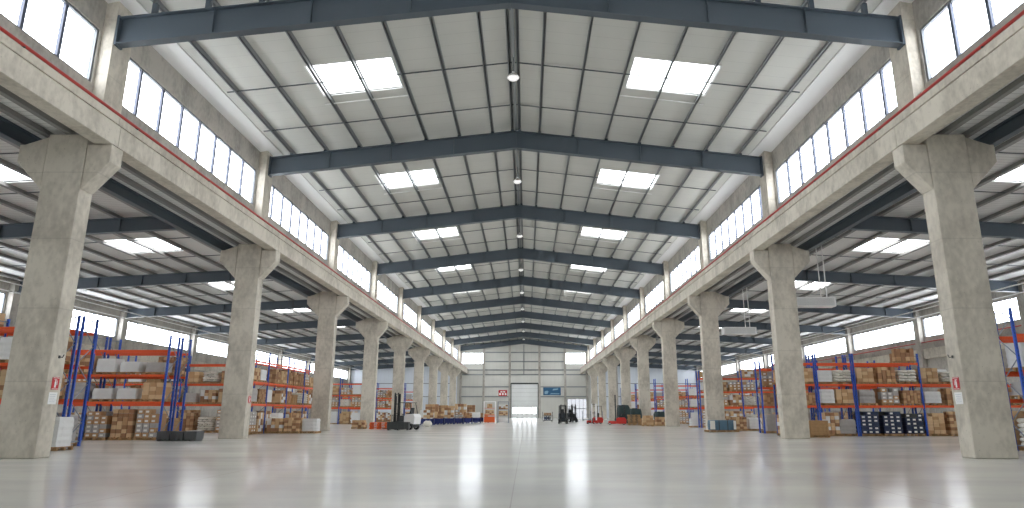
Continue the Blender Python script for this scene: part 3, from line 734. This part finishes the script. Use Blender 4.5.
# white bag
mb=MB(); vs=[];n1,n2=8,16
for p in range(n1+1):
    ph=-math.pi/2+math.pi*p/n1
    for q in range(n2):
        th=2*math.pi*q/n2; f=lambda v,e=.6: math.copysign(abs(v)**e,v)
        vs.append((.42*f(math.cos(ph))*f(math.cos(th))+.03*math.sin(3*th),.34*f(math.cos(ph))*f(math.sin(th)),.29+.29*math.sin(ph)*(1+.08*math.cos(2*th))))
mb.add(vs,[(p*n2+q,p*n2+(q+1)%n2,(p+1)*n2+(q+1)%n2,(p+1)*n2+q) for p in range(n1) for q in range(n2)],0,True)
t=thing('bulk_bag','white bulk bag on the floor behind the left forklift','bag',(-9.6,70.5,0.0)); mb.build('bag_body',M['sack'],t)
for x in (-.18,.18): MB().tube([(x-.06,0,.54),(x-.04,0,.66),(x+.04,0,.66),(x+.06,0,.54)],.015,6).build('lifting_loop',M['sack'],t)

# ------------------------------------------------------------------ blue stillages with cartons, left of the far door
def stillage(x,y,rz,txt,kind,h,s=1.0):
    t=thing('stillage',txt,'stillage',(x,y,0),rz,'blue stillages in the left background'); w,d=1.7,1.2
    mb=MB(); mb.box(-w/2,w/2,-d/2,d/2,.16,.24)
    for a,b,c,e in ((-w/2,w/2,-d/2,-d/2+.04),(-w/2,w/2,d/2-.04,d/2),(-w/2,-w/2+.04,-d/2,d/2),(w/2-.04,w/2,-d/2,d/2)): mb.box(a,b,c,e,.24,.72)
    for q in range(6): xx=-w/2+.15+q*(w-.3)/5; mb.box(xx-.02,xx+.02,-d/2-.02,-d/2,.24,.7)
    mb.build('tray',M['blue'],t)
    for sx in (-1,1):
        for sy in (-1,1): MB().box(sx*(w/2-.06)-.06,sx*(w/2-.06)+.06,sy*(d/2-.06)-.06,sy*(d/2-.06)+.06,0,.78).build('leg',M['blue'],t)
    return t
sp=[]
for k in range(7):
    u=k/6; x=-11.0+u*5.6; y=79.5+u*14.5
    stillage(x,y,.0,'blue steel stillage in the left background, %s from the left'%ORD[k],None,0)
    kd=['mixed','kraft','mixed','label','small','white','tan'][k]; h=[1.25,1.05,1.5,1.25,1.05,1.05,.95][k]
    look,pn,ms=kinds(h)[kd]
    o=put('carton_stack',ms[0],None,(x,y,.1)); o.scale=(1.35,1.1,1.2)
    tag(o,'%s stack inside the %s blue stillage from the left'%(look,ORD[k]),'cartons','carton stacks in the blue stillages')
    if k<5:
        stillage(x+.2,y+2.6,.0,'blue steel stillage in the second line, behind the %s front one'%ORD[k],None,0)
        look,pn,ms=kinds(1.5)[['kraft','small','tan','mixed','kraft'][k]]
        o=put('carton_stack',ms[0],None,(x+.2,y+2.6,.1)); o.scale=(1.35,1.1,1.4+.15*(k%2))
        tag(o,'%s stack in the second stillage line, behind the %s front one'%(look,ORD[k]),'cartons','carton stacks in the blue stillages')
# orange cage and shelf tower
def cage(x,y,w,d,h,m,txt,shelves,cat='cage',name='cage_trolley'):
    t=thing(name,txt,cat,(x,y,0))
    for sx in (-1,1):
        for sy in (-1,1): MB().box(sx*(w/2)-.04,sx*(w/2)+.04,sy*(d/2)-.04,sy*(d/2)+.04,0,h).build('corner_post',m[0],t)
    for z in shelves: MB().box(-w/2+.04,w/2-.04,-d/2,d/2,z-.04,z).build('shelf',m[1],t)
    for sx in (-1,1): MB().box(sx*w/2-.02,sx*w/2+.02,-d/2+.04,d/2-.04,h-.08,h).build('top_rail',m[0],t)
    for sy in (-1,1): MB().box(-w/2+.04,w/2-.04,sy*d/2-.02,sy*d/2+.02,h-.08,h).build('top_rail',m[0],t)
    return t
t=cage(-4.35,92.5,1.55,1.2,2.9,(M['whitepaint'],M['orange']),'orange and white post pallet cage left of the far roller door',(.15,1.15,2.0))
for sy in (-1,1):
    mb=MB().box(-.73,.73,sy*.6-.015,sy*.6+.015,.15,.85)
    for z in (.95,1.05): mb.box(-.73,.73,sy*.6-.015,sy*.6+.015,z,z+.04)
    mb.build('side_panel',M['orange'],t)
for k,(z,kd) in enumerate(((1.0,'kraft'),)):
    o=put('carton_stack',kinds(.62)[kd][2][0],None,(-4.35,92.5,1.15-.145)); tag(o,'brown carton stack on the middle shelf of the orange cage','cartons')
o=put('carton_stack',kinds(.62)['tan'][2][0],None,(-4.35,92.5,2.0-.145)); tag(o,'tan carton stack on the upper shelf of the orange cage','cartons'); o.scale=(.6,.9,1)
t=cage(-2.55,94.5,1.5,1.1,2.9,(M['galv'],M['galv']),'tall grey shelf tower with cartons beside the orange cage',(.15,1.0,1.85,2.7),'shelf','shelf_tower')
for k,(z,kd,w_) in enumerate(((.15,'white','bottom'),(1.0,'kraft','second'),(1.85,'mixed','third'))):
    o=put('carton_stack',kinds(.62)[kd][2][0],None,(-2.55,94.5,z-.145)); o.scale=(1.1,.95,1); tag(o,'%s stack on the %s shelf of the grey tower'%(kinds(.62)[kd][0],w_),'cartons')

# ------------------------------------------------------------------ industrial trucks
def wheel(t,x,y,r,w=.18,m=None):
    mb=MB(); n=20
    mb.prism([(x+r*math.cos(2*math.pi*k/n),r+r*math.sin(2*math.pi*k/n)) for k in range(n)],'y',y-w/2,y+w/2)
    o=mb.build('wheel',M['rubber'],t)
    h=MB(); h.prism([(x+r*.5*math.cos(2*math.pi*k/n),r+r*.5*math.sin(2*math.pi*k/n)) for k in range(n)],'y',y-w/2-.01,y+w/2+.01); h.build('wheel_hub',M['whitepaint'] if m is None else m,o)
def forklift(loc,rz,label,body,hood,guard,mh=3.0,driver_h=2.25):
    t=thing('forklift',label,'forklift',loc,rz,None)
    # chassis: front toward +x
    mb=MB(); mb.prism([(-1.05,.22),(.75,.22),(.85,.45),(.6,.72),(.2,.62),(-.35,.62),(-1.1,.8),(-1.15,.4)],'y',-.5,.5); mb.build('chassis',body,t,None,0,.03)
    mb=MB(); mb.prism([(-1.25,.45),(-.2,.62),(-.2,1.12),(-.35,1.3),(-1.15,1.34),(-1.34,1.1)],'y',-.52,.52); mb.build('counterweight',hood,t,None,0,.06)
    mb=MB(); mb.prism([(-.72,1.3),(-.2,1.3),(-.2,1.38),(-.58,1.4),(-.68,1.85),(-.78,1.85)],'y',-.24,.24); mb.build('seat',M['black'],t,None,0,.03)
    mb=MB(); mb.prism([(.45,.62),(.68,.7),(.52,1.18),(.42,1.18)],'y',-.42,.42); mb.build('cowl',body,t,None,0,.02)
    st=MB().tube([(.45,0,1.1),(.28,0,1.3)],.025,8); st.lathe([(.17,0),(.19,.02),(.17,.04),(.15,.02),(.17,0)],(.27,0,1.29),16); st.build('steering_wheel',M['black'],t)
    for sy in (-1,1):
        MB().tube([(.58,sy*.45,.72),(.38,sy*.43,driver_h)],.035,8).build('guard_post',guard,t)
        MB().tube([(-.95,sy*.45,1.3),(-.72,sy*.43,driver_h)],.035,8).build('guard_post',guard,t)
    mb=MB(); mb.box(-.8,.45,-.48,-.42,driver_h,driver_h+.05).box(-.8,.45,.42,.48,driver_h,driver_h+.05)
    for k in range(7): x=-.78+k*.2; mb.box(x-.02,x+.02,-.42,.42,driver_h+.005,driver_h+.045)
    mb.build('guard_roof',guard,t)
    for sy in (-1,1):
        mb=MB(); mb.box(.86,.98,sy*.34-.05,sy*.34+.05,.08,mh-.1); mb.box(.98,1.06,sy*.25-.04,sy*.25+.04,.1,mh); mb.build('mast_rail',M['black'],t)
    mb=MB()
    for z in (.35,1.4,2.2,mh-.1): mb.box(.88,.96,-.29,.29,z-.06,z)
    mb.build('mast_crossbar',M['black'],t)
    for sy in (-.12,.12): MB().tube([(.95,sy,.2),(.95,sy,mh-.3)],.04,8).build('lift_cylinder',M['dark'],t)
    mb=MB(); mb.box(1.07,1.12,-.5,.5,.25,.33).box(1.07,1.12,-.5,.5,.6,.68)
    for k in range(5): y=-.48+k*.24; mb.box(1.07,1.11,y-.015,y+.015,.68,1.2)
    mb.box(1.07,1.11,-.5,.5,1.2,1.24); mb.build('carriage',M['black'],t)
    for sy in (-.3,.3): MB().box(1.12,1.16,sy-.06,sy+.06,.07,.68).box(1.16,2.15,sy-.06,sy+.06,.06,.1).build('fork',M['dark'],t)
    for sy in (-1,1): wheel(t,.62,sy*.52,.3,.22); wheel(t,-.85,sy*.48,.25,.18)
    return t
forklift((-9.85,58.9,0),math.pi-.45,'grey and white forklift with tall black mast by the fifth left column',M['dark'],M['whitepaint'],M['dark'],3.15)
t=thing('plastic_crate','long low dark crate standing just before the left forklift','crate',(-9.95,57.2,0)); mb=MB().box(-1.05,.75,-.4,.4,.09,.13)
for a,b,c,e in ((-1.05,.75,-.4,-.37),(-1.05,.75,.37,.4),(-1.05,-1.02,-.37,.37),(.72,.75,-.37,.37)): mb.box(a,b,c,e,.13,.66)
for k in range(7): x=-1.0+k*.28; mb.box(x-.015,x+.015,-.42,-.4,.13,.62)
mb.build('crate_body',M['dark'],t)
for x in (-.95,-.15,.65): MB().box(x-.06,x+.06,-.36,.36,0,.09).build('skid',M['dark'],t)
M['truckdark']=mat('dark blue truck paint',srgb(38,48,62),.4)
forklift((5.45,88.6,0),-math.pi/2,'dark blue forklift facing the camera right of the roller door',M['truckdark'],M['truckdark'],M['black'],2.45)
forklift((7.4,100.5,0),-math.pi/2+.3,'smaller looking black forklift parked behind the dark blue one',M['black'],M['dark'],M['black'],2.6)

def stacker(loc,rz,label,mastm,mh,bodyh):
    t=thing('reach_truck',label,'reach truck',loc,rz,None)
    mb=MB(); mb.prism([(-.95,.12),(.2,.12),(.2,bodyh*.62),(-.1,bodyh*.7),(-.8,bodyh*.7),(-1.0,bodyh*.5)],'y',-.55,.55); mb.build('chassis',M['truckred'],t,None,0,.05)
    for sy in (-1,1):
        MB().box(.2,1.15,sy*.5-.09,sy*.5+.09,.1,.42).build('outrigger',M['truckred'],t,None,0,.02)
        MB().box(.2,.34,sy*.34-.08,sy*.34+.08,.15,mh).build('mast_rail',mastm,t)
        MB().tube([(.1,sy*.45,bodyh*.6),(.05,sy*.42,2.2)],.035,8).build('guard_post',M['black'],t)
        MB().tube([(-.85,sy*.45,bodyh*.6),(-.75,sy*.42,2.2)],.035,8).build('guard_post',M['black'],t)
        MB().box(.36,.4,sy*.22-.05,sy*.22+.05,.1,.7).box(.4,1.35,sy*.22-.05,sy*.22+.05,.08,.12).build('fork',M['dark'],t)
        wheel(t,1.0,sy*.5,.13,.2); 
    wheel(t,-.7,.3,.17,.14); wheel(t,-.7,-.3,.17,.14)
    mb=MB()
    for z in (.5,1.4,mh-.05): mb.box(.22,.32,-.26,.26,z-.08,z)
    mb.build('mast_crossbar',M['dark'],t)
    mb=MB(); mb.box(-.82,.12,-.46,-.4,2.2,2.25).box(-.82,.12,.4,.46,2.2,2.25)
    for k in range(6): mb.box(-.8+k*.17,-.76+k*.17,-.4,.4,2.205,2.245)
    mb.build('guard_roof',M['black'],t)
    mb=MB(); mb.prism([(-.55,bodyh*.7),(-.15,bodyh*.7),(-.15,bodyh*.82),(-.45,bodyh*.84),(-.5,1.35),(-.58,1.35)],'y',-.22,.22); mb.build('seat',M['black'],t,None,0,.02)
    return t
stacker((9.75,88.6,0),-math.pi/2-.75,'red reach truck with white mast, nearest the far wall',M['whitepaint'],2.55,1.15)
MB_=stacker((11.75,81.6,0),math.pi-.1,'red reach truck with dark mast beside the dark green covered goods',M['dark'],3.5,1.2)
# dark green covered goods behind the second truck
for k,(x,y,h,s_) in enumerate(((12.9,84.6,2.3,1.5),(14.75,87.0,1.9,1.5),(16.6,80.5,1.5,1.3))):
    txt=['tall dark green covered goods behind the red reach truck','dark green covered goods beside the sixth right column','dark green covered goods right of the sixth right column'][k]
    t=thing('covered_load',txt,'covered load',(x,y,0),.1*k); put('pallet',PAL,t)
    mb=MB(); n=24; ring=[]; r2=random.Random(k)
    lv=((.146,0),(.6,.02),(h*.55,0),(h*.85,.03),(h,.15))
    for z,e in lv:
        for q in range(n):
            a=2*math.pi*(q+.5)/n; c,s2=math.cos(a),math.sin(a); rr=(abs(c)**5+abs(s2)**5)**(-1/5)
            ring.append(((s_/2-e)*rr*c+r2.uniform(-.04,.04),(.6-e)*rr*s2+r2.uniform(-.04,.04),z+(r2.uniform(-.06,.06) if z>1 else 0)))
    mb.add(ring,[(i*n+q,i*n+(q+1)%n,(i+1)*n+(q+1)%n,(i+1)*n+q) for i in range(4) for q in range(n)]+[tuple(range(n-1,-1,-1)),tuple(range(4*n,5*n))]); mb.build('tarpaulin',M['darkgreen'],t)
# stacks of empty timber pallets beside the sixth right column
M['yellowwood']=rand_tint(mat('yellow pine',srgb(206,164,98),.8,var=.15,vscale=5),.1)
for s_,(x,y,n) in enumerate(((13.15,78.2,8),(14.75,78.9,5),(16.1,79.3,4))):
    for k in range(n):
        o=put('timber_pallet',PAL,None,(x+R.uniform(-.03,.03),y+R.uniform(-.03,.03),.001+k*.147),R.uniform(-.03,.03)); o.scale=(1.12,1.0,1)
        o.data=PAL
        tag(o,'empty timber pallet, %s from bottom of the %s stack by sixth right column'%(ORD[k],('left','middle','right')[s_]),'pallet','empty timber pallets by the sixth right column')
# trolleys by the far wall
def trolley(x,y,w,h,txt,m,goods=None):
    t=thing('trolley',txt,'trolley',(x,y,0)); d=.8
    MB().box(-w/2,w/2,-d/2,d/2,.2,.27).build('deck',m,t)
    for sx in (-1,1):
        mb=MB(); mb.tube([(sx*(w/2-.03),-d/2+.04,.27),(sx*(w/2-.03),-d/2+.04,h),(sx*(w/2-.03),d/2-.04,h),(sx*(w/2-.03),d/2-.04,.27)],.03,8); mb.build('handle',m,t)
        for sy in (-1,1): wheel(t,sx*(w/2-.15),sy*(d/2-.12),.09,.06)
    MB().box(-w/2+.05,w/2-.05,-.35,.35,h*.62,h*.62+.04).build('shelf',m,t)
    return t
trolley(3.95,104,1.6,1.5,'dark shelf trolley between the roller door and dark blue forklift',M['black'])
o=put('carton_stack',kinds(.62)['navy'][2][0],None,(3.95,104,.27-.145)); tag(o,'dark carton stack on the deck of the dark shelf trolley','cartons')
o=put('carton_stack',kinds(.62)['small'][2][0],None,(3.95,104,.97-.145)); o.scale=(1,.7,.8); tag(o,'reddish carton stack on the shelf of the dark shelf trolley','cartons')
trolley(11.2,118,1.5,1.6,'thin grey trolley in front of the white side door, left one',M['galv'])
trolley(13.3,118,1.5,1.6,'thin grey trolley in front of the white side door, right one',M['galv'])

# ------------------------------------------------------------------ hung heaters, lamps, signs
def heater(x,y,z,L,label):
    t=thing('unit_heater',label,'heater',(x,y,z),0,'white heaters hung in the right aisle')
    mb=MB(); mb.box(-L/2,L/2,-.45,.45,0,.72); mb.build('casing',M['whitepaint'],t,None,0,.04)
    mb=MB()
    for k in range(9): mb.box(-L/2+.15,L/2-.15,-.47,-.45,.1+k*.06,.12+k*.06)
    mb.build('grille',M['ledge'],t)
    mb=MB().box(L/2,L/2+.08,-.3,.3,.1,.6); mb.build('end_cap',M['galv'],t)
    for sx in (-.22,.22): MB().box(L*.28+sx-.03,L*.28+sx+.03,-.03,.03,.72,atop(x)-z+.2).build('hanger',M['whitepaint'],t)
heater(22.6,49.5,9.25,3.1,'white heater hung in right aisle, nearer one, seen beside second right column')
heater(22.1,66.0,9.05,3.3,'white heater hung in right aisle, farther one, seen beside third right column')

M['lampglass']=mat('lamp diffuser',srgb(240,240,238),.3)
lg=M['lampglass'].node_tree.nodes['Principled BSDF']; lg.inputs['Emission Color'].default_value=(1,.98,.95,1); lg.inputs['Emission Strength'].default_value=.6
L0=thing('pendant_lamp','white dome lamp under the nave ridge, first from the camera','lamp',(0,FR[1]+6.9,18.95),0,'dome lamps along the nave ridge')
a1=MB().lathe([(0,.34),(.06,.34),(.08,.22),(.2,.16),(.33,.0),(.34,-.03),(.3,-.03),(.3,0)],n=24).build('lamp_shade',M['whitepaint'],L0)
a2=MB().lathe([(.3,-.02),(.24,-.12),(.12,-.18),(0,-.2)],n=24).build('diffuser',M['lampglass'],L0)
a3=MB().tube([(0,0,.34),(0,0,1.25)],.02,6).build('suspension_rod',M['dark'],L0)
for i in range(2,len(FR)-1):
    c=L0.copy(); C.objects.link(c); c.location=(0,FR[i]+6.9,18.95); c['label']='white dome lamp under the nave ridge, %s from the camera'%ORD[i-1]
    for q in (a1,a2,a3): d_=q.copy(); C.objects.link(d_); d_.parent=c

M['signred']=mat('sign red',srgb(196,40,48),.45); M['signwhite']=mat('sign white',srgb(240,240,238),.5); M['signblue']=mat('banner blue',srgb(44,92,128),.5,var=.2,vscale=1.2); M['ink']=mat('sign ink',srgb(150,160,175),.6)
def ext_sign(x,y,z,sg,label):
    """red square sign with white extinguisher symbol, on a face looking toward the nave"""
    t=thing('fire_sign',label,'sign',(x,y,z),0,'red extinguisher signs on the columns'); n=-sg
    MB().box(*sorted((0,n*.012)),-.17,.17,-.21,.21).build('sign_plate',M['signred'],t)
    mb=MB(); f=lambda a,b,c,d_: mb.box(*sorted((n*.012,n*.016)),a,b,c,d_)
    f(-.05,.03,-.14,.06); f(-.03,.01,.06,.11); f(-.08,.05,.11,.13); f(.06,.08,-.06,.1); f(-.15,.15,.175,.19); f(-.15,.15,-.19,-.175)
    mb.build('sign_symbol',M['signwhite'],t)
def notice(x,y,z,sg,label):
    t=thing('notice_sheet',label,'notice',(x,y,z),0,'white notices on the columns'); n=-sg
    MB().box(*sorted((0,n*.008)),-.2,.2,-.2,.2).build('sheet',M['signwhite'],t)
    mb=MB()
    for k in range(5): mb.box(*sorted((n*.008,n*.01)),-.15,.15-.03*(k%3),.12-k*.06,.128-k*.06)
    mb.build('print_lines',M['ink'],t)
for sg,side in ((-1,'left'),(1,'right')):
    ext_sign(sg*15.475,22.92,2.45,sg,'red fire extinguisher sign on the nearest %s column'%side)
    notice(sg*15.475,22.9,1.95,sg,'white notice sheet below the red sign on nearest %s column'%side)
    t=thing('cable_hook','small dark hook high on the nearest %s column'%side,'hook',(sg*15.475,22.9,3.35)); n=-sg
    MB().box(*sorted((0,n*.02)),-.04,.04,-.05,.05).build('hook_plate',M['dark'],t); MB().tube([(n*.02,0,.0),(n*.12,0,-.02),(n*.16,0,.08)],.015,6).build('hook_arm',M['dark'],t)
ext_sign(-15.475,COL[2],2.2,-1,'red fire extinguisher sign on the second left column')
# end wall signs
t=thing('wall_sign','red and white sign on the far wall left of the roller door','sign',(-5.4,YE-.05,6.15))
MB().box(-1.1,1.1,-.05,.03,-.78,.78).build('sign_plate',M['signred'],t)
mb=MB()
for x in (-.7,0,.7): mb.box(x-.2,x+.2,-.06,-.05,-.45,.05)
for x in (-.35,.35): mb.box(x-.25,x+.25,-.06,-.05,.2,.5)
mb.build('sign_marks',M['signwhite'],t)
t=thing('banner','blue banner on the far wall right of the roller door','banner',(7.25,YE-.05,6.7))
MB().box(-2.25,2.25,-.04,.03,-1.05,1.05).build('banner_sheet',M['signblue'],t)
M['bannerlight']=mat('banner pale blue',srgb(132,170,190),.5)
mb=MB(); mb.prism([(-1.9,-.75),(-1.2,-.75),(-.9,-.1),(-1.2,.1),(-1.9,-.05)],'y',-.05,-.04); mb.prism([(.1,.15),(1.5,.35),(1.6,.65),(.3,.55)],'y',-.05,-.04); mb.prism([(-.6,-.8),(1.9,-.8),(1.9,-.6),(-.2,-.55)],'y',-.05,-.04)
mb.build('banner_artwork',M['bannerlight'],t)


# ------------------------------------------------------------------ daylight
w=bpy.data.worlds.new('sky'); sc.world=w; w.use_nodes=True; nt=w.node_tree
bg=nt.nodes['Background']; bg.inputs['Color'].default_value=(.97,.975,1,1); bg.inputs['Strength'].default_value=11.0
for k,(loc,size,ax,d_) in enumerate(portals):
    l=bpy.data.lights.new('daylight_portal','AREA'); l.shape='RECTANGLE'; l.cycles.is_portal=True
    o=link(bpy.data.objects.new('daylight_portal',l)); o.location=loc
    nrm={'x':Vector((d_,0,0)),'y':Vector((0,d_,0)),'z':Vector((0,0,d_))}[ax]
    # light shines along local -Z
    z=-nrm
    if ax=='x': x=Vector((0,1,0))
    else: x=Vector((1,0,0))
    y=z.cross(x)
    o.matrix_world=Matrix.Translation(loc)@Matrix((x,y,z)).transposed().to_4x4()
    l.size,l.size_y=size
# ------------------------------------------------------------------ camera
cam=bpy.data.cameras.new('camera'); co=link(bpy.data.objects.new('camera',cam)); sc.camera=co
cam.sensor_width=36; cam.sensor_fit='HORIZONTAL'; cam.lens=655.2/1024*36; cam.shift_x=-14.6/1024
cam.clip_start=.1; cam.clip_end=600
co.location=(.716,0,1.5); co.rotation_euler=(math.pi/2+.2364,0,0)
vs=sc.view_settings; vs.view_transform='Standard'; vs.look='None'; vs.gamma=1; vs.use_curve_mapping=False; vs.exposure=0.0
sc.cycles.max_bounces=10; sc.cycles.diffuse_bounces=6; sc.cycles.transparent_max_bounces=16; sc.cycles.sample_clamp_indirect=8
sc.cycles.caustics_reflective=False; sc.cycles.caustics_refractive=False
